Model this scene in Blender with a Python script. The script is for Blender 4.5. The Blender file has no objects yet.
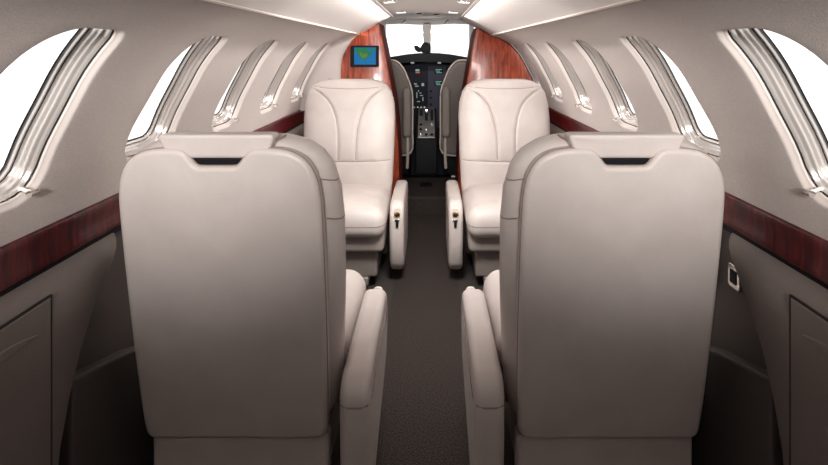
import bpy, math, random
from mathutils import Vector
random.seed(4)
C = bpy.context.scene.collection
PI = math.pi
CAMX, CAMZ, F = 0.018, 1.15, 505.0
VX, VY = 430.0, 50.0
def W(px, py, d):
    """world x, z of a point seen at (px, py) standing d metres ahead"""
    return ((px-VX)/F*d+CAMX, CAMZ-(py-VY)/F*d)

# ------------------------------------------------------------------ materials
def mat(name, col, rough=.5, metal=0, coat=0, bump=None, spec=.5, var=None, emit=None, sheen=0, coat_rough=.05):
    m = bpy.data.materials.new(name); m.use_nodes = True
    nt = m.node_tree; b = nt.nodes['Principled BSDF']
    b.inputs['Base Color'].default_value = (*col, 1)
    b.inputs['Roughness'].default_value = rough
    b.inputs['Metallic'].default_value = metal
    b.inputs['Coat Weight'].default_value = coat
    b.inputs['Coat Roughness'].default_value = coat_rough
    b.inputs['Specular IOR Level'].default_value = spec
    b.inputs['Sheen Weight'].default_value = sheen
    if emit:
        b.inputs['Emission Color'].default_value = (*emit[0], 1)
        b.inputs['Emission Strength'].default_value = emit[1]
    tc = nt.nodes.new('ShaderNodeTexCoord')
    if var:
        n = nt.nodes.new('ShaderNodeTexNoise'); n.inputs['Scale'].default_value = var[0]
        n.inputs['Detail'].default_value = 6
        mp = nt.nodes.new('ShaderNodeMapping'); mp.inputs['Scale'].default_value = var[3] if len(var) > 3 else (1,1,1)
        r = nt.nodes.new('ShaderNodeValToRGB')
        r.color_ramp.elements[0].position = .35; r.color_ramp.elements[1].position = .68
        r.color_ramp.elements[0].color = (*var[1], 1); r.color_ramp.elements[1].color = (*var[2], 1)
        nt.links.new(tc.outputs['Object'], mp.inputs['Vector']); nt.links.new(mp.outputs[0], n.inputs['Vector'])
        nt.links.new(n.outputs['Fac'], r.inputs['Fac']); nt.links.new(r.outputs['Color'], b.inputs['Base Color'])
    if bump:
        n = nt.nodes.new('ShaderNodeTexNoise'); n.inputs['Scale'].default_value = bump[0]
        n.inputs['Detail'].default_value = 4
        mp = nt.nodes.new('ShaderNodeMapping'); mp.inputs['Scale'].default_value = bump[2] if len(bump) > 2 else (1,1,1)
        bp = nt.nodes.new('ShaderNodeBump'); bp.inputs['Strength'].default_value = bump[1]
        bp.inputs['Distance'].default_value = .003
        nt.links.new(tc.outputs['Object'], mp.inputs['Vector']); nt.links.new(mp.outputs[0], n.inputs['Vector'])
        nt.links.new(n.outputs['Fac'], bp.inputs['Height']); nt.links.new(bp.outputs[0], b.inputs['Normal'])
    return m

def glass_mat(name='window_acrylic'):
    m = bpy.data.materials.new(name); m.use_nodes = True; nt = m.node_tree
    for n in list(nt.nodes): nt.nodes.remove(n)
    o = nt.nodes.new('ShaderNodeOutputMaterial'); mx = nt.nodes.new('ShaderNodeMixShader')
    t = nt.nodes.new('ShaderNodeBsdfTransparent'); g = nt.nodes.new('ShaderNodeBsdfGlossy')
    g.inputs['Roughness'].default_value = .03; mx.inputs[0].default_value = .07
    nt.links.new(t.outputs[0], mx.inputs[1]); nt.links.new(g.outputs[0], mx.inputs[2]); nt.links.new(mx.outputs[0], o.inputs[0])
    return m

LEATHER = mat('cream_leather', (.60,.54,.51), .42, bump=(260,.16), spec=.4, var=(9,(.565,.505,.475),(.62,.56,.53)))
PIPING = mat('seam_piping', (.27,.21,.185), .5)
SKIRT = mat('taupe_leather', (.36,.31,.285), .5, bump=(260,.12))
LINER = mat('liner_fabric', (.62,.56,.53), .85, bump=(700,.5,(1,.35,1)), spec=.2, var=(420,(.585,.525,.495),(.65,.59,.56),(1,.25,1)))
RIM = mat('window_rim_fabric', (.70,.63,.59), .6)
COVE = mat('ceiling_leather', (.76,.71,.68), .55, bump=(150,.1), spec=.3)
HEAD = mat('headliner_panel', (.52,.47,.445), .6, bump=(300,.1))
SEAM = mat('seam_thread', (.42,.34,.30), .7)
ACRYL = mat('polished_reveal', (.66,.61,.575), .24, metal=.55, coat=.4, spec=.7)
GASK = mat('dark_gasket', (.035,.03,.03), .25, coat=.5)
CHROME = mat('chrome', (.75,.72,.69), .12, metal=1)
BRASS = mat('brass', (.75,.58,.32), .2, metal=1)
GLASS = glass_mat()
CONSOLE = mat('console_vinyl', (.19,.16,.146), .5, bump=(220,.15), spec=.3)
KICK_SHADED = mat('shade_darkened_vinyl', (.08,.066,.060), .6, bump=(220,.15))  # shade of the recess below the ledge is put into this colour
DARK = mat('shadow_gap', (.012,.011,.011), .6)
BLACK = mat('black_plastic', (.008,.008,.010), .6, spec=.15)
CARPET = mat('aisle_carpet', (.09,.078,.073), .95, bump=(500,1.0), spec=.1, var=(240,(.016,.0125,.011),(.085,.070,.063)))
CARPET2 = mat('side_carpet', (.05,.043,.04), .95, bump=(500,1.0), spec=.1, var=(260,(.03,.026,.024),(.09,.078,.072)))
CKSEAT = mat('cockpit_seat_fabric', (.16,.135,.12), .8, bump=(300,.3))
CKPAD = mat('cockpit_armrest_vinyl', (.22,.185,.165), .6)
SHEEP = mat('pale_edge_welt', (.55,.48,.43), .8)
IPANEL = mat('instrument_panel_paint', (.010,.010,.016), .6, spec=.15)
METAL = mat('brushed_metal', (.5,.49,.48), .35, metal=1)
PLATE = mat('satin_nickel_plate', (.72,.68,.63), .4, metal=.3)
GREYM = mat('seat_base_metal', (.30,.26,.24), .45, metal=.3)
def wood(name, grain):
    m = mat(name, (.3,.05,.02), .35, coat=.3, coat_rough=.12)
    nt = m.node_tree; b = nt.nodes['Principled BSDF']
    tc = nt.nodes.new('ShaderNodeTexCoord'); mp = nt.nodes.new('ShaderNodeMapping'); mp.inputs['Scale'].default_value = grain
    n1 = nt.nodes.new('ShaderNodeTexNoise'); n1.inputs['Scale'].default_value = 1; n1.inputs['Detail'].default_value = 7; n1.inputs['Distortion'].default_value = .6
    r = nt.nodes.new('ShaderNodeValToRGB'); e = r.color_ramp.elements
    e[0].position = .3; e[0].color = (.10,.012,.008,1); e[1].position = .72; e[1].color = (.50,.105,.040,1)
    k = e.new(.5); k.color = (.33,.052,.020,1)
    nt.links.new(tc.outputs['Object'], mp.inputs['Vector']); nt.links.new(mp.outputs[0], n1.inputs['Vector'])
    nt.links.new(n1.outputs['Fac'], r.inputs['Fac']); nt.links.new(r.outputs['Color'], b.inputs['Base Color'])
    return m
WOOD = wood('mahogany_bulkhead', (60,60,9))
WOODB = wood('dark_mahogany_ledge', (4,60,7))
def dim(m, f):
    for e in [n for n in m.node_tree.nodes if n.type == 'VALTORGB'][0].color_ramp.elements:
        c = e.color; e.color = (c[0]*f, c[1]*f*.8, c[2]*f, 1)
dim(WOODB, .2)
for e_, c_ in zip([n for n in WOODB.node_tree.nodes if n.type == 'VALTORGB'][0].color_ramp.elements, ((.020,.002,.003), (.065,.005,.007), (.15,.012,.014))): e_.color = (*c_, 1)
WOODB.node_tree.nodes['Principled BSDF'].inputs['Coat Weight'].default_value = .2
WOODB.node_tree.nodes['Principled BSDF'].inputs['Specular IOR Level'].default_value = .3
WOODS = mat('satin_mahogany_edge', (.11,.018,.012), .6, spec=.15)
LAMP = mat('lamp_lens', (.9,.88,.84), .3, emit=((1,.95,.9), .9))

# ------------------------------------------------------------------ helpers
def link(name, me, parent=None, mats=()):
    o = bpy.data.objects.new(name, me); C.objects.link(o); o.parent = parent
    for m in mats: me.materials.append(m)
    return o
def mk(name, vs, fs, m, parent=None, angle=35, idx=None):
    me = bpy.data.meshes.new(name); me.from_pydata([tuple(v) for v in vs], [], fs); me.update()
    me.polygons.foreach_set('use_smooth', [True]*len(me.polygons))
    try: me.set_sharp_from_angle(angle=math.radians(angle))
    except Exception: pass
    ms = m if isinstance(m, (list, tuple)) else [m]
    o = link(name, me, parent, ms)
    if idx: me.polygons.foreach_set('material_index', idx)
    import bmesh
    bm = bmesh.new(); bm.from_mesh(me); bmesh.ops.recalc_face_normals(bm, faces=bm.faces); bm.to_mesh(me); bm.free()
    return o
def loft(rings, closed=True, cap=(False, False)):
    vs, fs = [], []
    n = len(rings[0])
    for r in rings: vs += [tuple(p) for p in r]
    for i in range(len(rings)-1):
        for j in range(n if closed else n-1):
            a, b = i*n+j, i*n+(j+1) % n
            fs.append((a, b, b+n, a+n))
    if cap[0]: fs.append(tuple(range(n))[::-1])
    if cap[1]: fs.append(tuple(range((len(rings)-1)*n, len(rings)*n)))
    return vs, fs
def join(*parts):
    V, Fc = [], []
    for vs, fs in parts:
        k = len(V); V += list(vs); Fc += [tuple(i+k for i in f) for f in fs]
    return V, Fc
def onorm(pl):
    n = len(pl); out = []
    area = sum(pl[i][0]*pl[(i+1) % n][1]-pl[(i+1) % n][0]*pl[i][1] for i in range(n))
    s = 1 if area > 0 else -1
    for i in range(n):
        a, b, c = Vector(pl[i-1]), Vector(pl[i]), Vector(pl[(i+1) % n])
        d1 = (b-a).normalized() if (b-a).length > 1e-9 else Vector((0,0)); d2 = (c-b).normalized() if (c-b).length > 1e-9 else Vector((0,0))
        t = d1+d2
        if t.length < 1e-6: t = d1
        t.normalize(); k = 1/max(.5, t.dot(d1))
        out.append(Vector((t.y*s, -t.x*s))*k)
    return out
def pad(pl, h0, h1, r, f, dome=0, dome0=0, K=4, cr=5):
    """an outline with thickness h0..h1 and rounded edges, mapped by f(u,v,h)"""
    nn = onorm(pl); n = len(pl)
    cx = sum(p[0] for p in pl)/n; cy = sum(p[1] for p in pl)/n
    rings = []
    prof = [(r*(1-math.sin(k/K*PI/2)), h0+r*(1-math.cos(k/K*PI/2))) for k in range(K+1)]
    prof += [(r*(1-math.cos(k/K*PI/2)), h1-r*(1-math.sin(k/K*PI/2))) for k in range(K+1)]
    prof = [(r*1.18, h0)]+prof+[(r*1.18, h1)]
    base = [[(p[0]-q.x*i, p[1]-q.y*i) for p, q in zip(pl, nn)] for i, h in prof]
    hs = [h for i, h in prof]
    inner0, inner1 = base[0], base[-1]
    R = []
    for k in range(1, cr):
        s = k/cr; R.append(([(cx+(x-cx)*s, cy+(y-cy)*s) for x, y in inner0], h0-dome0*(1-s*s)))
    R += list(zip(base, hs))
    for k in range(cr-1, 0, -1):
        s = k/cr; R.append(([(cx+(x-cx)*s, cy+(y-cy)*s) for x, y in inner1], h1+dome*(1-s*s)))
    vs, fs = loft([[f(u, v, h) for u, v in ring] for ring, h in R])
    a = len(vs); vs.append(f(cx, cy, h0-dome0)); vs.append(f(cx, cy, h1+dome)); L = (len(R)-1)*n
    for j in range(n):
        fs.append((a, (j+1) % n, j)); fs.append((a+1, L+j, L+(j+1) % n))
    return vs, fs
def rrect(w, h, r, cx=0, cy=0, n=6):
    out = []
    for qx, qy, a0 in ((1,1,0), (-1,1,90), (-1,-1,180), (1,-1,270)):
        for k in range(n+1):
            a = math.radians(a0+90*k/n)
            out.append((cx+qx*(w/2-r)+r*math.cos(a), cy+qy*(h/2-r)+r*math.sin(a)))
    # subdivide long edges
    res = []
    for i, p in enumerate(out):
        q = out[(i+1) % len(out)]; res.append(p)
        L = math.dist(p, q)
        if L > max(w, h)/7:
            m = int(L/(max(w, h)/7))+1
            res += [(p[0]+(q[0]-p[0])*k/m, p[1]+(q[1]-p[1])*k/m) for k in range(1, m)]
    return res
XY = lambda u, v, h: (u, v, h)
XZ = lambda u, v, h: (u, h, v)
YZ = lambda u, v, h: (h, u, v)
def box(x0, x1, y0, y1, z0, z1, r=.004):
    r = min(r, (x1-x0)/2.2, (y1-y0)/2.2, (z1-z0)/2.2)
    return pad(rrect(x1-x0, y1-y0, r, (x0+x1)/2, (y0+y1)/2, 3), z0, z1, r, XY, K=3, cr=1)
def cr_spline(P, m=8, closed=False):
    P = [Vector(p) for p in P]; n = len(P); out = []
    rng = range(n if closed else n-1)
    for i in rng:
        p0 = P[(i-1) % n] if closed or i > 0 else P[0]*2-P[1]
        p1 = P[i]; p2 = P[(i+1) % n]
        p3 = P[(i+2) % n] if closed or i+2 < n else P[-1]*2-P[-2]
        for k in range(m):
            t = k/m
            out.append(.5*((2*p1)+(-p0+p2)*t+(2*p0-5*p1+4*p2-p3)*t*t+(-p0+3*p1-3*p2+p3)*t**3))
    if not closed: out.append(P[-1].copy())
    return out
def tube(pts, r, n=8, closed=False):
    pts = [Vector(p) for p in pts]; rings = []; N = len(pts); up = Vector((0,0,1))
    for i, p in enumerate(pts):
        a = pts[i-1] if i or closed else p; b = pts[(i+1) % N] if i < N-1 or closed else p
        t = (b-a).normalized(); s = t.cross(up)
        if s.length < .05: s = t.cross(Vector((0,1,0)))
        s.normalize(); q = s.cross(t).normalized()
        if i and (s.dot(ps) < 0): s = -s; q = -q
        ps = s
        rings.append([p+s*(r*math.cos(2*PI*k/n))+q*(r*math.sin(2*PI*k/n)) for k in range(n)])
    if closed: rings.append(rings[0]); return loft(rings)
    return loft(rings, cap=(True, True))
def lathe(prof, c, ax='z', n=24):
    rings = []
    for r, h in prof:
        ring = []
        for k in range(n):
            a = 2*PI*k/n; x, y = max(r, 1e-4)*math.cos(a), max(r, 1e-4)*math.sin(a)
            ring.append({'z': (c[0]+x, c[1]+y, c[2]+h), 'y': (c[0]+x, c[1]+h, c[2]+y), 'x': (c[0]+h, c[1]+x, c[2]+y)}[ax])
        rings.append(ring)
    return loft(rings, cap=(True, True))
def thing(name, label, cat, loc=(0,0,0), rz=0, group=None):
    o = bpy.data.objects.new(name, None); C.objects.link(o); o.location = loc; o.rotation_euler = (0,0,rz)
    return tag(o, label, cat, group)
def tag(o, label, cat, group=None):
    o['label'] = label; o['category'] = cat
    if group: o['group'] = group
    return o
def struct(o, label=None, cat=None):
    o['kind'] = 'structure'
    if label: o['label'] = label; o['category'] = cat
    return o

# ------------------------------------------------------------------ cabin liner
Y0, YL, YR, YEND = -.9, 3.3, 3.64, 4.95
PROF = cr_spline([(.44,.100), (.51,.078), (.58,.035), (.645,-.04), (.695,-.13), (.735,-.21), (.765,-.30), (.784,-.376)], 12)
PL = [0]
for a, b in zip(PROF, PROF[1:]): PL.append(PL[-1]+(b-a).length)
S1 = PL[-1]
def Pf(s, off=0):
    """profile point at arc length s (0 = ceiling seam), pushed outboard by off"""
    s_ = max(0, min(S1, s))
    for i in range(len(PL)-1):
        if s_ <= PL[i+1]+1e-9:
            t = (s_-PL[i])/(PL[i+1]-PL[i]); p = PROF[i].lerp(PROF[i+1], t)
            # smooth tangent
            i0, i1 = max(0, i-2), min(len(PROF)-1, i+3)
            d = (PROF[i1]-PROF[i0]).normalized(); break
    p = p+d*(s-s_)
    n = Vector((-d.y, d.x))  # outboard/up
    if n.x < 0: n = -n
    return p+n*off
def s_at_z(Z):
    for i in range(len(PL)-1):
        if PROF[i+1].y <= Z:
            t = (Z-PROF[i].y)/(PROF[i+1].y-PROF[i].y); return PL[i]+t*(PL[i+1]-PL[i])
    return S1
ST, SB = s_at_z(.038), s_at_z(-.298)
SC, SH = (ST+SB)/2, (SB-ST)/2
HW, RAD = .126, .11
def P3(side, y, s, off=0):
    p = Pf(s, off); return (side*p.x, y, CAMZ+p.y)
def square(m=14):
    o = []
    for k in range(m): o.append((-1+2*k/m, -1))
    for k in range(m): o.append((1, -1+2*k/m))
    for k in range(m): o.append((1-2*k/m, 1))
    for k in range(m): o.append((-1, 1-2*k/m))
    return o
SQ = square()
def ring2(inset):
    hw, hh = HW-inset, SH-inset
    o = []
    for a, b in SQ:
        r0 = (.040 if b < 0 else .065) if a > 0 else (.125 if b < 0 else .075)
        r = max(.012, r0-inset)
        # spread angle over rounded corner
        x, y = a*hw, b*hh; cx = max(-(hw-r), min(hw-r, x)); cy = max(-(hh-r), min(hh-r, y))
        d = Vector((x-cx, y-cy))
        d = d.normalized()*r if d.length > 0 else d
        px, py = cx+d.x, cy+d.y
        if px < 0: px *= 1-.15*max(0, min(1, .45-py/hh))     # the aft edge leans forward towards the top
        o.append((px, py))
    return o
CELL = .255
def win_centers(side): return [1.01-.126+.51*n for n in range(5 if side < 0 else 6)]
def liner(side):
    V, Fc, idx = [], [], []
    cs = win_centers(side); n = len(SQ)
    for yc in cs:
        rings = []
        for ins, off in ((.008,.0095), (.006,.008), (.003,.0035), (.000,.0006), (-.005,0)):
            rings.append([P3(side, yc+a, SC+b, off) for a, b in ring2(ins)])
        base = ring2(-.005)
        for k in range(1, 9):
            t = k/8; row = []
            for (a, b), (qa, qb) in zip(base, SQ):
                Y = qa*CELL; S = (0-SC) if qb == -1 else ((S1-SC) if qb == 1 else None)
                if S is None: S = (-SC)+(qb+1)/2*S1
                row.append(P3(side, yc+a+(Y-a)*t, SC+b+(S-b)*t))
            rings.append(row)
        vs, fs = loft(rings); k0 = len(V); V += vs; Fc += [tuple(i+k0 for i in f) for f in fs]
        idx += [1 if i//n < 3 else 0 for i in range(len(fs))]
    def strip(ya, yb):
        m = 30; rows = [[P3(side, y, S1*k/m) for k in range(m+1)] for y in (ya, (ya+yb)/2, yb)]
        vs, fs = loft(rows, closed=False); k0 = len(V); V.extend(vs); Fc.extend(tuple(i+k0 for i in f) for f in fs); idx.extend([0]*len(fs))
    strip(Y0, cs[0]-CELL); strip(cs[-1]+CELL, YL if side < 0 else YR+.05) if cs[-1]+CELL < (YL if side < 0 else YR+.05) else None
    # lower side wall behind the consoles
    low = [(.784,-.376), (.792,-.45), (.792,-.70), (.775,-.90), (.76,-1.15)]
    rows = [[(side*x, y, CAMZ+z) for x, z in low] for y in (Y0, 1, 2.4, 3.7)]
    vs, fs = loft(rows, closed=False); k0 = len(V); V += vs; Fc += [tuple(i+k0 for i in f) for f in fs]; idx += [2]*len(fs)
    o = mk('wall_left' if side < 0 else 'wall_right', V, Fc, [LINER, RIM, KICK_SHADED], angle=60, idx=idx)
    return struct(o)
def window(side, num, yc):
    root = bpy.data.objects.new('window_%d' % num, None); C.objects.link(root); struct(root)
    def R(ins, off): return [P3(side, yc+a, SC+b, off) for a, b in ring2(ins)]
    def seg(prof): return loft([R(i, o) for i, o in prof])
    # stepped, polished reveal: outer lip, dark groove, tapering tunnel, gasket
    mk('outer_reveal', *seg([(.008,.0095), (.0095,.010), (.0105,.012), (.011,.0145)]), RIM, root, 70)
    mk('dark_groove', *seg([(.011,.0145), (.010,.0155), (.010,.0175), (.0125,.018)]), GASK, root)
    mk('tunnel_reveal', *seg([(.0125,.018), (.0148,.0205), (.0150,.025), (.0165,.0285), (.0190,.030), (.0193,.034), (.0198,.038), (.0215,.0405), (.0218,.044), (.0225,.0475), (.0245,.050)]), ACRYL, root, 60)
    mk('gasket', *seg([(.0245,.050), (.0235,.0503), (.0235,.0515), (.0255,.052)]), GASK, root)
    mk('inner_lip', *seg([(.0255,.052), (.027,.0535), (.0278,.058), (.0288,.059)]), ACRYL, root, 25); mk('pane_seal', *seg([(.0288,.059), (.0281,.0595), (.0285,.0625), (.032,.063)]), GASK, root)
    vs, fs = loft([R(.0305,.0625)], cap=(True, False)); mk('pane', vs, fs, GLASS, root)
    # shade latch in the lower forward corner
    p = Vector(P3(side, yc+HW-.040, SC+SH-.028, .016)); q = Vector(P3(side, yc+HW-.040, SC+SH-.028, -.012))
    vs, fs = tube([p, p.lerp(q, .6), q], .0055, 10); v2 = tube([q+Vector((0,-.010,0)), q+Vector((0,.010,0))], .0065, 10)
    mk('shade_latch', *join((vs, fs), v2), CHROME, root)
    # dark outer skin line around the pane so that the tunnel reads as thick
    return root
liner(-1); liner(1)
num = 1
for side in (-1, 1):
    for yc in win_centers(side): window(side, num, yc); num += 1

# ceiling: two coves and the flat centre panel
def cove_pts(side): return cr_spline([(.44,.106), (.40,.130), (.34,.163), (.28,.194), (.235,.214), (.222,.216)], 6)
V, Fc, idx = [], [], []
for side in (-1, 1):
    pts = [(.44,.100)]+[(p.x, p.y) for p in cove_pts(side)]+[(.220,.222)]
    rows = [[(side*x, y, CAMZ+z) for x, z in pts] for y in (Y0, 1, 2, 3, YL if side < 0 else YR)]
    vs, fs = loft(rows, closed=False); k0 = len(V); V += vs; Fc += [tuple(i+k0 for i in f) for f in fs]; idx += [0]*len(fs)
pts = [(.220*t, .222+.014*(1-t*t)) for t in [k/8-1 for k in range(17)]]
vs, fs = loft([[(x, y, CAMZ+z) for x, z in pts] for y in (Y0, 1, 2, 3, 3.34)], closed=False); k0 = len(V); V += vs; Fc += [tuple(i+k0 for i in f) for f in fs]; idx += [1]*len(fs)
struct(mk('ceiling', V, Fc, [COVE, HEAD], idx=idx))
# roof skin above the liner keeps daylight out of the gap
# seam beads along the ceiling joint
for side in (-1, 1):
    o = mk('trim_%d' % (1 if side < 0 else 2), *tube([(side*.4385, Y0, CAMZ+.1000), (side*.4385, 1.5, CAMZ+.1000), (side*.4385, YL-.05 if side < 0 else YR-.02, CAMZ+.1000)], .0032), SEAM)
    struct(o)
# aft wall, floor, cockpit shell
def prof_full():
    r = [(p.x, p.y) for p in PROF][::3]+[(.784,-.376)]
    top = [(.22,.222), (.28,.194), (.34,.163), (.40,.13)]
    pts = top+r+[(.792,-.45), (.792,-.7), (.775,-.9), (.76,-1.15)]
    return [(-x, z) for x, z in pts][::-1]+pts
fp = prof_full()
vs = [(x, Y0, CAMZ+z) for x, z in fp]+[(x, Y0-.04, CAMZ+z) for x, z in fp]; n = len(fp)
struct(mk('wall_back', *loft([vs[:n], vs[n:]], cap=(True, True)), LINER))
fl = [(Y0, 0), (3.50, 0), (3.52, .006), (3.525, .11), (3.54, .125), (4.06, .125), (4.07, .03), (YEND, .03)]
vs, fs = loft([[(x, y, z) for y, z in fl] for x in (-.77, -.16, .16, .77)], closed=False)
idx = [1 if 7 <= i < 14 else 2 for i in range(len(fs))]; idx = [0 if v == 1 else (1 if (i % 7) < 1 else 0) for i, v in enumerate(idx)]
idx = [2 if (i % 7) >= 5 else v for i, v in enumerate(idx)]
# a slab, so the floor has depth
vs2, fs2 = box(-.77, .77, Y0, YEND, -.06, -.02)
V, Fc = join((vs, fs), (vs2, fs2)); idx += [2]*len(fs2)
struct(mk('floor', V, Fc, [CARPET, CARPET2, BLACK], idx=idx, angle=40))

# polished wood ledge rails on both walls
for side in (-1, 1):
    ye = YL-.03 if side < 0 else YR-.01
    sec = [(.790,-.366), (.779,-.3665), (.7735,-.371), (.7725,-.380), (.7745,-.395), (.7755,-.412), (.7735,-.430), (.7715,-.440), (.7735,-.4465), (.783,-.449), (.795,-.449)]
    rows = [[(side*x, y, CAMZ+z) for x, z in sec] for y in (Y0, 0, 1, 2, 3, ye)]
    struct(mk('trim_%d' % (3 if side < 0 else 4), *loft(rows, closed=False), WOODB, angle=50))
    sec = [(.79,-.449), (.7765,-.4495), (.7765,-.462), (.79,-.462)]
    rows = [[(side*x, y, CAMZ+z) for x, z in sec] for y in (Y0, ye)]
    struct(mk('trim_%d' % (5 if side < 0 else 6), *loft(rows, closed=False), BLACK))

# curved padded trim where the left wall sweeps in to the bulkhead
CONT = cr_spline([(.428,.112), (.482,.066), (.530,-.010), (.551,-.070), (.556,-.16), (.556,-.27), (.556,-.376)], 8)
def contour(t):
    u = t*(len(CONT)-1); i = min(int(u), len(CONT)-2); return CONT[i].lerp(CONT[i+1], u-i)
rows = []
for y, t in ((3.085,0), (3.10,.02), (3.125,.10), (3.15,.24), (3.18,.50), (3.20,.72), (3.215,.88), (3.235,1), (3.30,1)):
    row = []
    for k in range(41):
        a = Vector(P3(-1, y, S1*k/40, -.0006)); c = contour(k/40); b = Vector((-c.x, y, CAMZ+c.y))
        row.append(a.lerp(b, t))
    rows.append(row)
struct(mk('trim_7', *loft(rows, closed=False), LINER, angle=60))

# ------------------------------------------------------------------ consoles below the rails
def console(side, ya, yb, label, front_curve=True, door=False, group=None):
    root = thing('armrest_console', label, 'console', (side*.72, (ya+yb)/2, 0), 0, group)
    ox, oy = root.location.x, root.location.y
    f = lambda u, v, h: (side*h-ox, u-oy, v)
    xi = .722
    sec = [(.790,-.4545), (.780,-.456), (.768,-.460), (.754,-.468), (.741,-.480), (.731,-.496), (.725,-.515), (xi,-.54), (xi,-.58), (xi,-.64), (xi,-.72), (xi,-.80), (xi,-.90), (xi,-1.0), (xi,-1.13)]
    E_ = [(-.454,.03), (-.47,.0), (-.49,-.035), (-.515,-.075), (-.543,-.105), (-.58,-.135), (-.64,-.172), (-.72,-.205), (-.834,-.240), (-1.13,-.265)]
    def ye(z):
        for (a, b), (c, d) in zip(E_, E_[1:]):
            if z >= c: return yb+.085+b+(d-b)*(z-a)/(c-a)
        return yb+.085+E_[-1][1]
    rows = [[f(ya+(ye(z)-ya)*t, CAMZ+z, x) for x, z in sec] for t in (0, .2, .4, .6, .8, .93)]
    for k in range(1, 7):
        a = PI/2*k/6
        rows.append([f(ye(z)-.022+.022*math.sin(a), CAMZ+z, min(.790, x+.022-.022*math.cos(a))) for x, z in sec])
    rows.append([f(ye(z), CAMZ+z, .790) for x, z in sec])
    rows.insert(0, [f(ya, CAMZ+z, .790) for x, z in sec])
    mk('body', *loft(rows, closed=False), CONSOLE, root, 60)
    if door:
        zd = CAMZ-.482; yd = .985
        dpl = [(ya+.10, .06), (ya+.10, zd), (yd-.004, zd), (yd, zd-.004), (yd-.0, .06)]
        mk('door_gap', *pad([(dpl[0][0]-.004,.056), (ya+.096, zd+.004), (yd+.004, zd+.004), (yd+.004, .056)], xi-.0007, xi+.004, .0003, f, cr=2), DARK, root)
        d = mk('door', *pad([(ya+.10,.06), (ya+.10, zd), (yd-.003, zd), (yd-.003,.06)], xi-.003, xi+.003, .0015, f, cr=2), CONSOLE, root)
        # crescent finger pull
        cyy, czz = .868, CAMZ-.527
        out = [(cyy-.078+.156*k/12, czz+.012*math.sin(PI*k/12)-.006*(k/12)) for k in range(13)]
        out += [(cyy-.078+.156*k/12, czz-.006*math.sin(PI*k/12)-.006*(k/12)) for k in range(11, 0, -1)]
        mk('finger_pull', *pad(out, xi-.0075, xi-.001, .002, f, cr=2), CONSOLE, d)
    return root
console(-1, Y0+.05, 1.17, 'taupe side console with cabinet door beside left rear seat, left edge of frame', door=True)
console(1, Y0+.05, 1.17, 'taupe side console with cabinet door beside right rear seat, right edge of frame', door=True)
console(-1, 2.15, 3.12, 'taupe armrest console beside the left aft-facing seat')
console(1, 2.15, 3.40, 'taupe armrest console beside the right aft-facing seat')
for side in (-1, 1):
    nm = 'left' if side < 0 else 'right'
    f = lambda u, v, h: (side*h, u, v)
    pl = [(1.06,.02), (1.06,.458), (1.09,.45), (1.17,.425), (1.27,.395), (1.37,.355), (1.50,.32), (1.7,.29), (1.95,.29), (2.1,.29), (2.1,.02), (1.7,.02), (1.35,.02)]
    o = mk('kick_panel', *pad(pl, .735, .770, .008, f, cr=2), KICK_SHADED); tag(o, 'shade-darkened curved kick panel low on the %s cabin wall ahead of the %s rear console' % (nm, nm), 'panel')
# little accessory plate, right wall recess
r = thing('power_outlet', 'small square power outlet with pale frame on right side wall', 'outlet', (.786, 1.262, .583))
vs, fs = pad(rrect(.050, .060, .010), -.010, 0, .003, lambda u, v, h: (h, u, v)); mk('plate', vs, fs, CHROME, r)
vs, fs = pad(rrect(.026, .034, .004), -.012, -.009, .001, lambda u, v, h: (h, u, v)); mk('socket', vs, fs, BLACK, r)
r = mk('seat_belt', *pad(rrect(.05,.17,.006, 1.385, .60), .765, .789, .003, lambda u, v, h: (h, u, v)), BLACK)
tag(r, 'black webbing belt strap hanging on the right side wall beside the outlet', 'belt')

# ------------------------------------------------------------------ passenger seats
REC = .165
def rec(x, y, z):
    return (x, y-(z-.22)*REC, z)
def hwid(z):
    pts = [(.24,.222), (.30,.236), (.42,.246), (.60,.254), (.76,.257), (.84,.252), (.90,.236), (.935,.212), (.958,.176), (.968,.140), (.972,.105)]
    if z <= pts[0][0]: return pts[0][1]
    for (a, b), (c, d) in zip(pts, pts[1:]):
        if z <= c: return b+(d-b)*(z-a)/(c-a)
    return pts[-1][1]
def ins_h(z):
    pts = [(.545,.048), (.62,.049), (.70,.054), (.77,.068), (.83,.092), (.87,.122), (.90,.160), (.92,.205), (.93,.26)]
    if z < pts[0][0]: return None
    for (a, b), (c, d) in zip(pts, pts[1:]):
        if z <= c: return b+(d-b)*(z-a)/(c-a)
    return None
HS = [(.90+.0, .0)]
def groove(x, z):
    d = 0
    def g(dist, w=.0055, dep=.0055): return dep*math.exp(-(dist/w)**2)
    h = ins_h(z)
    if h is not None:
        e = .0008; h2 = ins_h(min(z+.004, .929)) or h; sl = (h2-h)/.004
        dist = abs(abs(x)-h)/math.sqrt(1+sl*sl)
        d += g(dist)
        if abs(x) < h: d += -.0035*min(1, (h-abs(x))/.02)      # padded centre insert
    zz = .922+.012*(x/.2)**2
    if abs(x) < .205: d += g(abs(z-zz))
    zz = .540-.004*math.cos(x/.2*PI/2)
    if abs(x) < .17: d += g(abs(z-zz), .006, .009)*min(1, (.17-abs(x))/.03)
    elif abs(x) < .25: d += g(abs(z-zz), .004, .003)
    # soft roll above the lower seam
    if .545 < z < .60 and abs(x) < .15: d += .006*((z-.6)/.055)**2*(1-(x/.15)**2)
    return d
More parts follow.
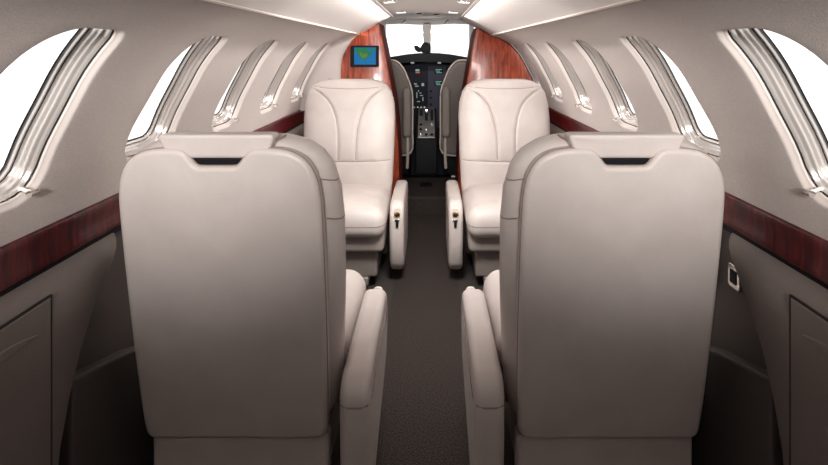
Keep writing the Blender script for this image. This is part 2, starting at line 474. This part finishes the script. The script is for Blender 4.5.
def backrest(root):
    rows = []; NZ, NA = 170, 200
    def ring(z, w, y0, y1):
        t = (y1-y0)/2; c = (y0+y1)/2; ring = []
        for k in range(160):
            x = -w*math.cos(PI*k/160); y = c+t*max(0, 1-abs(x/w)**4)**.42
            ring.append(rec(x, y-groove(x, z)*min(1, (1-abs(x/w))*12), z))
        for k in range(60):
            x = w*math.cos(PI*k/60); ring.append(rec(x, c-t*max(0, 1-abs(x/w)**5)**.4, z))
        return ring
    def dims(z):
        eb = min(1, (z-zb)/.03); et = min(1, (zt-z)/.055)
        q = math.sqrt(max(0, 1-(1-eb)**2))*.5+.5; q2 = math.sqrt(max(0, 1-(1-et)**2))*.62+.38
        T = .135*q*q2; lumb = .012*math.sin(PI*max(0, min(1, (z-.3)/.5)))
        return .103-T/2, .103+T/2+lumb*q2
    def fy(x, z, o=0):
        y0, y1 = dims(z); w = hwid(z); t = (y1-y0)/2; c = (y0+y1)/2
        return rec(x, c+t*max(0, 1-abs(x/w)**4)**.42-groove(x, z)*min(1, (1-abs(x/w))*12)+o, z)
    zb, zt = .24, .972
    for i in range(NZ+1):
        u = i/NZ
        z = zb+(zt-zb)*(u+.0*math.sin(2*PI*u))
        rows.append(ring(z, hwid(z), *dims(z)))
    br = mk('backrest', *loft(rows, cap=(True, True)), LEATHER, root, 75)
    parts = []
    for s in (-1, 1):
        parts.append(tube([fy(s*ins_h(z), z, .0004) for z in [.545+.375*k/40 for k in range(39)]], .0015, 5))
    parts.append(tube([fy(x, .922+.012*(x/.2)**2, .0004) for x in [-.2+.4*k/40 for k in range(41)]], .0015, 5))
    parts.append(tube([fy(x, .540-.004*math.cos(x/.2*PI/2), .0004) for x in [-.235+.47*k/40 for k in range(41)]], .0018, 5))
    mk('stitched_seam', *join(*parts), PIPING, br)
    return br
def spline2(pts, m=6, closed=True): return [(p.x, p.y) for p in cr_spline(pts, m, closed)]
half = [(0,.8975), (.030,.8975), (.044,.900), (.055,.913), (.066,.928), (.082,.9365), (.118,.9375), (.158,.931), (.190,.912), (.210,.880), (.2195,.838), (.2225,.78), (.2235,.66), (.223,.5), (.221,.36), (.218,.27), (.214,.228), (.204,.213), (.185,.209), (.10,.2085)]
SH_OUT = spline2([(x, z) for x, z in half]+[(0,.208)]+[(-x, z) for x, z in half[:0:-1]], 4)
def make_seat():
    root = bpy.data.objects.new('cabin_seat', None); C.objects.link(root)
    backrest(root)
    f = lambda u, v, h: rec(u, h, v)
    sh = mk('back_shell', *pad(SH_OUT, 0, .048, .012, f, dome0=.006, K=5, cr=8), LEATHER, root, 60)
    nn = onorm(SH_OUT)
    mk('piping', *tube([rec(p[0]-q.x*.0005, .0125, p[1]-q.y*.0005) for p, q in zip(SH_OUT, nn)], .0026, 6, True), PIPING, sh)
    # shoulder seams on the cushion behind the shell
    for s in (-1, 1):
        mk('shoulder_seam', *tube([rec(s*.1195,.040,.9655), rec(s*.1215,.044,.968), rec(s*.128,.060,.9705), rec(s*.131,.085,.972)], .0022, 6), PIPING, root)
        for zz in (.865, .77):
            w_ = hwid(zz)
            mk('side_seam', *tube([rec(s*(w_-a), b, zz+c) for a, b, c in ((.028,.038,.012), (.010,.050,.006), (.0005,.075,0), (.0005,.108,-.004), (.006,.118,-.004))], .0017, 6), PIPING, root)
    mk('grip_slot', *pad(rrect(.116,.022,.004,0,.902), .0135, .030, .002, f, cr=2), BLACK, root)
    # padded bar across the top of the back
    bar = [(-.128,.957), (-.108,.918), (-.05,.914), (0,.9135), (.05,.914), (.108,.918), (.128,.957), (.123,.966), (.06,.9675), (0,.968), (-.06,.9675), (-.123,.966)]
    mk('headrest_bar', *pad([(u*(1+.085*(v-.941)/.026), v) for u, v in rrect(.236, .054, .012, 0, .941, 5)], .010, .060, .007, f, cr=3), LEATHER, root, 60)
    # seat cushion: deep rolled front
    out = rrect(.492, .42, .05, 0, .345, 6)
    def cf(u, v, h):
        t = max(0, (v-.40)/.155); d = -.012*t*t
        for sx in (-1, 1): d -= .004*math.exp(-((u-sx*.175)/.006)**2)*(1 if h > .34 else 0)
        return (u, v, h+d+.018*(1-(u/.26)**2)*(1 if h > .35 else 0)*(1-t*.5))
    mk('seat_cushion', *pad(out, .272, .418, .066, cf, dome=.004, K=9, cr=14), LEATHER, root, 70)
    ol = [(u, v) for u, v in out if v > .15]
    ol = sorted([p for p in ol if p[0] < 0], key=lambda p: (p[1] > .50, p[1] if p[1] <= .50 else p[0]))+sorted([p for p in ol if p[0] >= 0], key=lambda p: (p[1] <= .50, p[0] if p[1] > .50 else -p[1]))
    mk('cushion_seam', *tube([(u*1.0025, v*1.0008, .345-.012*(max(0, (v-.40)/.155))**2) for u, v in ol], .0018, 6), PIPING, root)
    # apron, skirt and base
    mk('apron', *box(-.235, .235, .16, .50, .195, .290, .02), SKIRT, root)
    mk('rear_skirt', *pad(rrect(.43,.20,.016,0,.118), .028, .075, .012, lambda u, v, h: (u, h, v), cr=3), LEATHER, root)
    b = mk('seat_base', *box(-.20, .20, .13, .45, .06, .196, .012), GREYM, root)
    for s in (-1, 1):
        mk('floor_rail', *box(s*.13-.018, s*.13+.018, .06, .52, .001, .022, .003), METAL, root)
        mk('base_foot', *box(s*.13-.028, s*.13+.028, .12, .46, .022, .062, .006), GREYM, root)
    return root
def armrest(root, sx, ztop, zf):
    """aisle armrest on local side sx"""
    y0, y1 = -.065, .435
    z0 = .06
    pl = []
    for k in range(11):                      # forward top corner
        a = PI/2*k/10; pl.append((y1-.075+.075*math.sin(PI/2-a), ztop-.09+.09*math.cos(PI/2-a)))
    pl += [(y0+.06+(y1-.075-y0-.06)*k/6, ztop) for k in range(5, 0, -1)]
    for k in range(9):
        a = PI/2*k/8; pl.append((y0+.055-.055*math.sin(a), ztop-.055+.055*math.cos(a)))
    pl += [(y0+.004, ztop-.16), (y0+.01, z0+.1), (y0+.02, z0+.03), (y0+.05, z0), (y0+.2, z0+(zf-z0)*.4), (y1-.12, z0+(zf-z0)*.85), (y1-.05, zf+.01), (y1-.02, zf+.05), (y1-.004, (zf+ztop)/2-.02), (y1, ztop-.14)]
    a0, a1 = .256, .326
    f = lambda u, v, h: (sx*h, u, v)
    nn = onorm(pl)
    arm = mk('armrest', *pad(pl, a0, a1, .022, f, K=7, cr=5), LEATHER, root, 70)
    # welt under the top pad
    zw = ztop-.058
    yb = y0+.0002
    mk('armrest_seam', *tube([(sx*h, y, z) for h, y, z in ((a0-.0003, .12, zw+.002), (a0-.0003, yb+.03, zw), (a0+.0064, yb+.0064, zw-.002), (a0+.022, yb, zw-.003), (a1-.022, yb, zw-.003), (a1-.0064, yb+.0064, zw-.002), (a1+.0003, yb+.03, zw), (a1+.0003, .18, zw+.003), (a1+.0003, y1-.09, zw-.004))], .0022, 6), PIPING, arm)
    return arm
def recline(arm, sx, ztop):
    xc = sx*.2945; z = ztop-.070; y = .432
    tf = lambda u, v, h: (xc+u, y+h, z+v)
    mk('recline_plate', *pad(rrect(.030,.100,.012), -.010, .004, .002, tf, cr=2), PLATE, arm)
    mk('recline_knob', *lathe([(.004,0), (.0135,.002), (.015,.008), (.011,.013), (.004,.014)], (xc, y+.002, z+.022), 'y'), BRASS, arm)
    mk('recline_catch', *pad(rrect(.013,.034,.004,0,-.024), .003, .010, .002, tf, cr=2), BLACK, arm)
    mk('catch_bar', *pad(rrect(.022,.010,.003,0,-.006), .004, .013, .002, tf, cr=2), CHROME, arm)
seat = make_seat()
def dup(root):
    r = root.copy(); C.objects.link(r)
    for ch in list(root.children):
        c = ch.copy(); C.objects.link(c); c.parent = r
        for g in list(ch.children):
            d = g.copy(); C.objects.link(d); d.parent = c
    return r
SEATS = [(-.444, 1.20, 0, 1, .412, 'cream leather seat seen from behind, nearest on the left of the aisle'),
         (.444, 1.20, 0, -1, .412, 'cream leather seat seen from behind, nearest on the right of the aisle'),
         (-.435, 2.87, PI, -1, .402, 'cream leather seat facing us under the map screen, left of aisle'),
         (.435, 2.87, PI, 1, .402, 'cream leather seat facing us in front of the right wood bulkhead')]
roots = [seat]+[dup(seat) for _ in range(3)]
for r, (x, y, rz, sx, zt, lab) in zip(roots, SEATS):
    r.location = (x, y, 0); r.rotation_euler = (0,0,rz); tag(r, lab, 'seat', 'cream leather cabin seats')
    arm = armrest(r, sx, zt, .19 if rz == 0 else .06)
    if rz == 0:
        r.scale.z = .982
        for ch in r.children:
            if ch.name.split('.')[0] in ('back_shell', 'headrest_bar', 'grip_slot'): ch.location.z = .017
    else: r.scale.z = 1.012
    recline(arm, sx, zt)

# ------------------------------------------------------------------ wood bulkheads
def bulkhead(side, d0, d1, inner, label):
    root = thing('wood_bulkhead', label, 'partition', (side*.5, d0, 0))
    ox = root.location.x
    ins = .050 if side < 0 else .004
    outer = []
    for k in range(0, 33):
        if side < 0: p = contour(k/32); outer.append((p.x, CAMZ+p.y)); continue
        s = S1*k/32; p = Pf(s, -ins*min(1, .25+k/11)); outer.append((p.x, CAMZ+p.y))
    top = [(p.x, CAMZ+p.y-.005) for p in cove_pts(side) if p.x < .425]
    def cl(z):   # cove underside at x
        return z
    inn = [((px-VX)/F*d1+CAMX, CAMZ-(py-VY)/F*d1) for px, py in inner]
    inn = [(abs(x), z) for x, z in inn]
    xt = inn[0][0]
    top = [p for p in top if p[0] > xt+.012]
    ztop = [p for p in cove_pts(side)]
    zc = min(ztop, key=lambda p: abs(p.x-xt)).y+CAMZ-.006
    inn[0] = (xt, zc)
    inn = [(p.x, p.y) for p in cr_spline(inn, 5)]
    pl = inn+[(inn[-1][0], .01)]+[(.74,.01), (.765,.3), (.765,.69), (.765,.772)]+outer[::-1]+top
    # remove duplicates and keep orientation
    def f(u, v, h): return (side*u-ox, h-d0, v)
    n = len(pl); nn = onorm(pl)
    r_ = .008
    ia = [(p[0]-q.x*r_, p[1]-q.y*r_) for p, q in zip(pl, nn)]
    rows = [[f(u, v, d0) for u, v in ia], [f(p[0]-q.x*.003, p[1]-q.y*.003, d0+.0025) for p, q in zip(pl, nn)], [f(u, v, d0+.01) for u, v in pl], [f(u, v, d1) for u, v in pl]]
    vs, fs = loft(rows, cap=(True, True)); mk('panel', vs, fs, [WOOD, WOODS], root, 30, idx=[1 if 2*n <= i < 3*n else 0 for i in range(len(fs))])
    # dark edge strip against the liner
    line = [f(u, v, d0+.004) for u, v in (top[::-1][:0]+outer[::-1]+top)]
    mk('edge_strip', *tube(line, .0035, 6), BLACK if side > 0 else SEAM, root)
    # metal door-jamb strip at the aisle edge top
    return root
bulkhead(-1, 3.24, 3.60, [(384,18), (387,40), (393,70), (398,100), (401,130), (403,182)], 'polished red wood bulkhead carrying the map screen, left of the cockpit opening')
bulkhead(1, 3.50, 3.84, [(473,18), (470,40), (465,70), (460,100), (457,130), (455,182)], 'polished red wood bulkhead without screen, right of the cockpit opening')

# map screen
d = 3.236
x0, zt = W(350.5, 45.5, d); x1, zb = W(379, 67, d)
r = thing('map_monitor', 'small black framed screen showing a green and blue map on left bulkhead', 'screen', ((x0+x1)/2, d, (zt+zb)/2))
w, h = x1-x0, zt-zb
tf = lambda u, v, hh: (u, hh, v)
mk('bezel', *pad(rrect(w, h, .008), -.012, .003, .003, tf, cr=2), BLACK, r)
SEA = mat('map_sea', (.005,.01,.02), .6, spec=.1, emit=((.01,.20,.50), .75)); 
LANDG = mat('map_land', (.005,.01,.005), .6, spec=.1, emit=((.02,.25,.10), .7)); LANDY = mat('map_highland', (.005,.01,.005), .6, spec=.1, emit=((.16,.28,.06), .7))
sx0, sz0 = W(354.5, 47.5, d); sx1, sz1 = W(376, 64.5, d)
cx, cz = (sx0+sx1)/2-(x0+x1)/2, (sz0+sz1)/2-(zt+zb)/2; sw, sh_ = sx1-sx0, sz0-sz1
scr = mk('screen', [(cx-sw/2,-.0124,cz-sh_/2), (cx+sw/2,-.0124,cz-sh_/2), (cx+sw/2,-.0124,cz+sh_/2), (cx-sw/2,-.0124,cz+sh_/2)], [(0,1,2,3)], SEA, r)
def flat(name, pts, m, yy):
    P = [(cx+(a-.5)*sw, yy, cz+(b-.5)*sh_) for a, b in pts]
    mk(name, P, [tuple(range(len(P)))], m, scr)
flat('land', [(.03,.97), (.02,.80), (.10,.74), (.16,.66), (.20,.52), (.26,.44), (.33,.34), (.42,.26), (.50,.17), (.56,.14), (.50,.24), (.47,.33), (.52,.36), (.60,.34), (.62,.42), (.70,.52), (.78,.60), (.88,.70), (.80,.76), (.72,.72), (.64,.80), (.60,.90), (.75,.97)], LANDG, -.0128)
flat('highland', [(.24,.72), (.28,.52), (.38,.36), (.48,.40), (.60,.46), (.64,.58), (.52,.66), (.40,.62), (.32,.74)], LANDY, -.0131)
flat('island', [(.70,.88), (.78,.80), (.93,.84), (.97,.95), (.80,.97)], LANDG, -.0128)

# ------------------------------------------------------------------ cockpit
# side walls and closing panels of the nose
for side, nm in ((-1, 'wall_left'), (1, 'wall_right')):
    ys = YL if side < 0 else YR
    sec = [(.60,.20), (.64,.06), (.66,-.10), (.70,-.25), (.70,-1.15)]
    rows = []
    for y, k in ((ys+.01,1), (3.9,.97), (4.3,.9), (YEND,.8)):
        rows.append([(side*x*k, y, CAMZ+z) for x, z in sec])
    struct(mk(nm, *loft(rows, closed=False), KICK_SHADED))
rows = [[(x, y, CAMZ+z) for x, z in [(-.64,.10), (-.60,z1*.85), (-.3,z1*.98), (0,z1), (.3,z1*.98), (.60,z1*.85), (.64,.10)]] for y, z1 in ((3.31,.25), (3.36,.285), (4.2,.30), (4.93,.30))]
struct(mk('ceiling', *loft(rows, closed=False), HEAD))
struct(mk('wall_front', *box(-.62,.62,YEND-.02,YEND+.02,.0,1.02), BLACK))
# windshield: header, sills, post and panes
D = 4.86
root = bpy.data.objects.new('window_12', None); C.objects.link(root); struct(root)
def pl_px(P, d): return [W(a, b, d) for a, b in P]
hd = [(372,26), (372,17), (385,16.5), (398,15.5), (409,12.5), (418,11), (427,10.7), (436,11), (446,12.5), (456,15.5), (470,16.5), (486,17), (486,26), (470,24.5), (455,23.8), (440,24.5), (427,25), (414,24.5), (400,23.8), (386,24.5)]
mk('header', *pad(pl_px(hd, D), D-.05, D+.03, .008, XZ, cr=3), HEAD, root, 50)
ps = [(422.6,22), (431.2,22), (431.0,34), (430.6,50), (431.5,60), (423,60), (423.4,50), (423.0,34)]
mk('center_post', *pad(pl_px(ps, D-.01), D-.05, D+.01, .010, XZ, cr=2), HEAD, root)
for s, (a, b) in enumerate(((340,423), (431,512))):
    P = pl_px([(a,24), (b,24), (b,60), (a,60)], D+.02)
    mk('pane', [(x, D+.02, z) for x, z in P], [(0,1,2,3)], GLASS, root)
for s, px in ((-1, 383.5), (1, 471.5)):
    x, z = W(px, 30, 4.7); mk('side_post', *box(x-.02, x+.02, 4.68, 4.74, z-.16, CAMZ+.24, .008), HEAD, root)
# overhead fixtures
x0_, z0_ = W(410, 12, 4.6); x1_, _ = W(444, 12, 4.6)
r = thing('overhead_console', 'curved beige overhead console at top of windshield', 'console', (0, 4.62, CAMZ+.2))
out = [W(404,17.5,4.6), W(408,12.5,4.6), W(414,10.2,4.6), W(427,9.2,4.6), W(440,10.2,4.6), W(446,12.5,4.6), W(451,17.5,4.6), W(440,19,4.6), W(427,19.5,4.6), W(415,19,4.6)]
mk('body', *pad([(p.x, p.y-CAMZ-.2) for p in cr_spline(out, 3, True)], -.10, .12, .015, lambda u, v, h: (u, h, v), cr=3), HEAD, r, 60)
for px in (404.0, 446.5):
    x, z = W(px, 21.5, 4.78); o = mk('sun_visor_clip', *tube([(x-.012, 4.79, z-.022), (x, 4.785, z), (x+.016, 4.79, z+.012)], .008, 8), CHROME)
    tag(o, 'small bright visor clip on windshield header %s of the centre post' % ('left' if px < 420 else 'right'), 'clip', 'visor clips on the windshield header')
x, z = W(426, 47, 4.75)
r = thing('magnetic_compass', 'black compass on the foot of the windshield centre post', 'compass', (x, 4.75, z))
mk('housing', *pad(spline2([(-.045,-.045), (-.05,.0), (-.03,.035), (.0,.045), (.035,.03), (.045,0), (.04,-.045), (0,-.06)], 3), -.04, .03, .012, XZ, cr=2), BLACK, r)
mk('bracket', *pad(spline2([(-.11,.012), (-.10,-.03), (-.06,-.05), (-.03,-.02), (-.06,.0), (-.085,.016)], 3), -.03, .01, .006, XZ, cr=2), BLACK, r)

# instrument panel
d = 4.48
r = thing('instrument_panel', 'black cockpit instrument panel with lit displays', 'instrument panel', (0, d, .6))
def loc(P, dd): return [(x, z-.6) for x, z in pl_px(P, dd)]
gs = [(350,74), (352,66), (372,60.5), (390,57), (405,54.6), (418,53.4), (428,53), (440,53.4), (452,54.6), (466,57), (486,60.5), (506,66), (508,74), (470,66), (440,63.5), (428,63), (414,63.5), (386,66)]
mk('glareshield', *pad(loc(gs, d-.08), -.14, .36, .012, XZ, cr=2), BLACK, r, 60)
pn = [(352,66), (428,60), (506,66), (506,130), (445,134), (445,175), (411,175), (411,134), (352,130)]
pp = [(x, z) for x, z in loc(pn, d)]
vs, fs = loft([[(x, 0, z) for x, z in pp], [(x, .12, z) for x, z in pp]], cap=(True, True)); mk('panel_face', vs, fs, IPANEL, r, 20)
def pbox(name, xa, ya, xb, yb, m, dep=.006, par=r, off=0):
    (a, t), (b, u) = loc([(xa, ya), (xb, yb)], d)
    return mk(name, *pad(rrect(b-a, t-u, min(.006, (t-u)/3, (b-a)/3), (a+b)/2, (t+u)/2, 3), -dep-off, -off+.001, .001, XZ, cr=1), m, par)
E = lambda n, c, s: mat(n, (.006,.006,.008), .6, spec=.1, emit=(c, s))
EG = E('display_green', (.25,.5,.42), .55); EO = E('display_orange', (.75,.18,.08), .6); EC = E('display_cyan', (.25,.55,.62), .7); EW = E('display_pale', (.55,.58,.62), .5); DISP = E('display_dark', (.005,.012,.012), .3)
GREYP = mat('panel_grey_paint', (.04,.04,.06), .6, spec=.15)
pbox('center_bezel', 428, 66, 446, 128, GREYP, .004)
mfd = pbox('map_display', 412, 82, 427, 105, DISP, .010)
for (xa, ya, xb, yb) in ((414,83.2,417,84.4), (415,85.5,418.5,86.6), (421.5,83,424.2,86), (416.5,92,417.3,98), (418,90,419,91.5), (420,95,423,95.8), (422.5,97,423.4,101), (417,101,420,101.8), (419.5,92.5,421.5,93.3)):
    pbox('readout', xa, ya, xb, yb, EW, .012, mfd)
for (xa, ya, xb, yb) in ((434.5,68,443,74), (434.5,80,443,86)):
    q = pbox('radio_display', xa, ya, xb, yb, DISP, .010)
    for k in range(3): pbox('readout', xa+.8+k*.4, ya+1+k*1.6, xb-1-(k % 2)*2, ya+1.9+k*1.6, EG, .012, q)
q = pbox('attitude_display', 415, 69, 420, 73.4, DISP, .010)
pbox('readout', 415.4, 69.2, 419.6, 71, EC, .012, q); pbox('readout', 415.6, 71.5, 419.8, 73.2, EO, .012, q)
for px in (413, 439):
    pbox('lit_switch', px-1.7, 61.6, px+1.7, 63.2, EW, .15)
for k in range(5): pbox('push_button', 429.6, 90+k*6.5, 432.2, 92.2+k*6.5, BLACK, .012)
for k in range(4): pbox('push_button', 413.5+k*3.4, 106.5, 415.2+k*3.4, 107.8, METAL, .012)

# throttle pedestal
r = thing('center_pedestal', 'narrow cockpit pedestal with silver throttle quadrant between pilot seats', 'pedestal', (CAMX-.0, 4.05, .12))
xo, yo, zo = r.location
xc = W(426.3, 120, 4.1)[0]-xo
zA = CAMZ-(138-VY)/F*4.06-zo; zB = CAMZ-(108-VY)/F*4.36-zo
sec = [(0.02,-.0+.01), (.0,.04), (.0,zA-.02), (.01,zA), (.31,zB), (.33,zB-.02), (.33,.01)]
mk('housing', *pad([(a, b) for a, b in sec], xc-.085, xc+.085, .006, lambda u, v, h: (h, u, v), cr=2), BLACK, r, 30)
sl = (zB-zA)/.30
def top(t, o=0): return (.01+t, zA+sl*t+o)
mk('quadrant_plate', *loft([[(xc+sx_, *top(t, o)) for sx_, o in ((-.068,0), (-.068,.008), (.068,.008), (.068,0))] for t in (.0,.29)], cap=(True, True)), METAL, r, 20)
for k in range(6):
    for j in range(3):
        y, z = top(.02+k*.048, .008); x = xc-.045+j*.045
        if (k+j) % 4 == 3: continue
        mk('lever' if k in (3, 4) else 'switch', *box(x-.011, x+.011, y-.009, y+.009, z-.002, z+(.05 if k in (3,4) else .012), .004), BLACK if (k*2+j) % 3 else CHROME, r)
# floor hatch
x, z = W(426, 185, 3.82)
o = mk('floor_hatch', *pad(rrect(.085,.10,.008,x,3.83), .126, .134, .002, XY, cr=1), BLACK); tag(o, 'black square latch plate on carpeted step to the cockpit', 'hatch')

def cockpit_seat(side, label):
    d = 3.98
    xi = abs(W(412.5 if side < 0 else 440.5, 90, d)[0]); xc = xi+.205
    r = thing('pilot_seat', label, 'pilot seat', (side*xc, d, .125), 0, 'grey pilot seats')
    z0 = .125
    out = [(.0, .945), (-.05,.945), (-.09,.93), (-.135,.88), (-.17,.80), (-.195,.73), (-.205,.66), (-.205,.40), (-.19,.22), (0,.20), (.19,.22), (.205,.40), (.205,.66), (.195,.73), (.17,.80), (.135,.88), (.09,.93), (.05,.945)]
    ol = spline2(out, 4)
    mk('seat_back', *pad(ol, -.03, .09, .03, lambda u, v, h: (u, h, v), K=5, cr=4), CKSEAT, r, 70)
    mk('edge_welt', *tube([(a, -.022, b) for a, b in spline2([p for p in out], 4)], .007, 6, True), SHEEP, r)
    mk('seat_pan', *pad(rrect(.40,.42,.04,0,.28), .17, .30, .03, XY, K=4, cr=2), CKSEAT, r)
    mk('pan_frame', *box(-.17,.17,.10,.44,.02,.172,.01), BLACK, r)
    ax = -side*.165
    mk('folded_armrest', *pad(rrect(.066,.385,.028,ax,.545), -.115, -.035, .02, lambda u, v, h: (u, h, v), K=4, cr=3), CKPAD, r, 70)
    mk('armrest_bracket', *tube([(ax,-.06,.36), (ax-side*.008,-.07,.30), (ax-side*.004,-.05,.20), (ax,-.02,.10)], .012, 8), SHEEP, r)
    mk('seat_rail', *box(-.12,.12,.05,.5,.0,.021,.004), METAL, r)
cockpit_seat(-1, 'grey pilot seat back with folded armrest, left of the pedestal')
cockpit_seat(1, 'grey pilot seat back with folded armrest, right of the pedestal')

# ceiling fixtures on the centre panel
def ceil_z(x): return CAMZ+.222+.014*(1-(x/.22)**2)
spots = [(-.170, 2.34, -40), (.175, 2.34, 40), (-.155, 3.0, -25), (.155, 3.0, 25)]
for i, (x, y, a) in enumerate(spots):
    r = thing('reading_light', 'slim bright reading light on the ceiling panel, %s' % ('nearer left' if i == 0 else 'nearer right' if i == 1 else 'farther left' if i == 2 else 'farther right'), 'light', (x, y, ceil_z(x)-.001), 0, 'reading lights on ceiling panel')
    r.rotation_euler.z = math.radians(a)
    mk('bezel', *pad(rrect(.075,.030,.014), -.006, .001, .002, XY, cr=1), CHROME, r)
    mk('lens', *pad(rrect(.060,.016,.007), -.009, -.005, .0015, XY, cr=1), LAMP, r)
for i, (x, y) in enumerate(((-.05, 3.15), (.06, 3.2))):
    o = mk('air_vent', *lathe([(.022,0), (.024,-.006), (.016,-.012), (.008,-.008)], (x, y, ceil_z(x)), 'z', 20), CHROME)
    tag(o, 'small round chrome air vent on ceiling panel, %s of centre' % ('left' if x < 0 else 'right'), 'air vent', 'air vents on the ceiling panel')

# ------------------------------------------------------------------ light
w = bpy.data.worlds.new('sky'); bpy.context.scene.world = w; w.use_nodes = True
w.node_tree.nodes['Background'].inputs[0].default_value = (1,.985,.97,1)
w.node_tree.nodes['Background'].inputs[1].default_value = 1.5
def area(name, loc, rot, sx, sy, e, col=(1,.96,.93), spread=180):
    l = bpy.data.lights.new(name, 'AREA'); l.shape = 'RECTANGLE'; l.size = sx; l.size_y = sy; l.energy = e; l.color = col; l.spread = math.radians(spread)
    o = bpy.data.objects.new(name, l); C.objects.link(o); o.location = loc; o.rotation_euler = rot; return o
# added area fill, without a fixture, that brightens the forward seats
area('cabin_fill_light', (0, 1.75, CAMZ+.215), (math.radians(35),0,0), .25, .5, 15, spread=120)
for sx in (-1, 1):   # added fill strips: one washes the ceiling from the joint, one washes the wall from the panel edge
    area('cove_fill', (sx*.425, 2.2, CAMZ+.098), (0, sx*math.radians(97), 0), .012, 2.1, 1.7, spread=60)
    area('wall_fill', (sx*.235, 2.35, CAMZ+.205), (0, sx*math.radians(-68), 0), .02, 1.7, 3.0, spread=120)
area('cockpit_fill_light', (0, 3.75, CAMZ+.22), (math.radians(78),0,0), .2, .06, 2.2, spread=140)  # added fill aimed forward to brighten the windshield header
for sx in (-1, 1):  # unseen spots added behind the camera to brighten the upper seat backs
    l = bpy.data.lights.new('aft_fill_spot', 'SPOT'); l.energy = 205; l.color = (1,.96,.93); l.shadow_soft_size = .12
    l.spot_size = math.radians(58); l.spot_blend = 1
    o = bpy.data.objects.new('aft_fill_spot', l); C.objects.link(o); o.location = (sx*.18, -.55, CAMZ+.17)
    o.rotation_euler = (math.radians(92), 0, sx*math.radians(-13))

# ------------------------------------------------------------------ camera
cam = bpy.data.cameras.new('camera'); co = bpy.data.objects.new('camera', cam); C.objects.link(co)
cam.sensor_width = 36; cam.lens = F/828*36; cam.shift_x = -(VX-414)/828; cam.shift_y = -(232.5-VY)/828
cam.clip_start = .02
co.location = (CAMX, 0, CAMZ); co.rotation_euler = (PI/2, 0, 0)
sc = bpy.context.scene; sc.camera = co
sc.view_settings.view_transform = 'Standard'; sc.view_settings.look = 'None'; sc.view_settings.gamma = 1
sc.view_settings.use_curve_mapping = False; sc.view_settings.exposure = 0
sc.cycles.max_bounces = 8; sc.cycles.diffuse_bounces = 6; sc.cycles.use_denoising = True
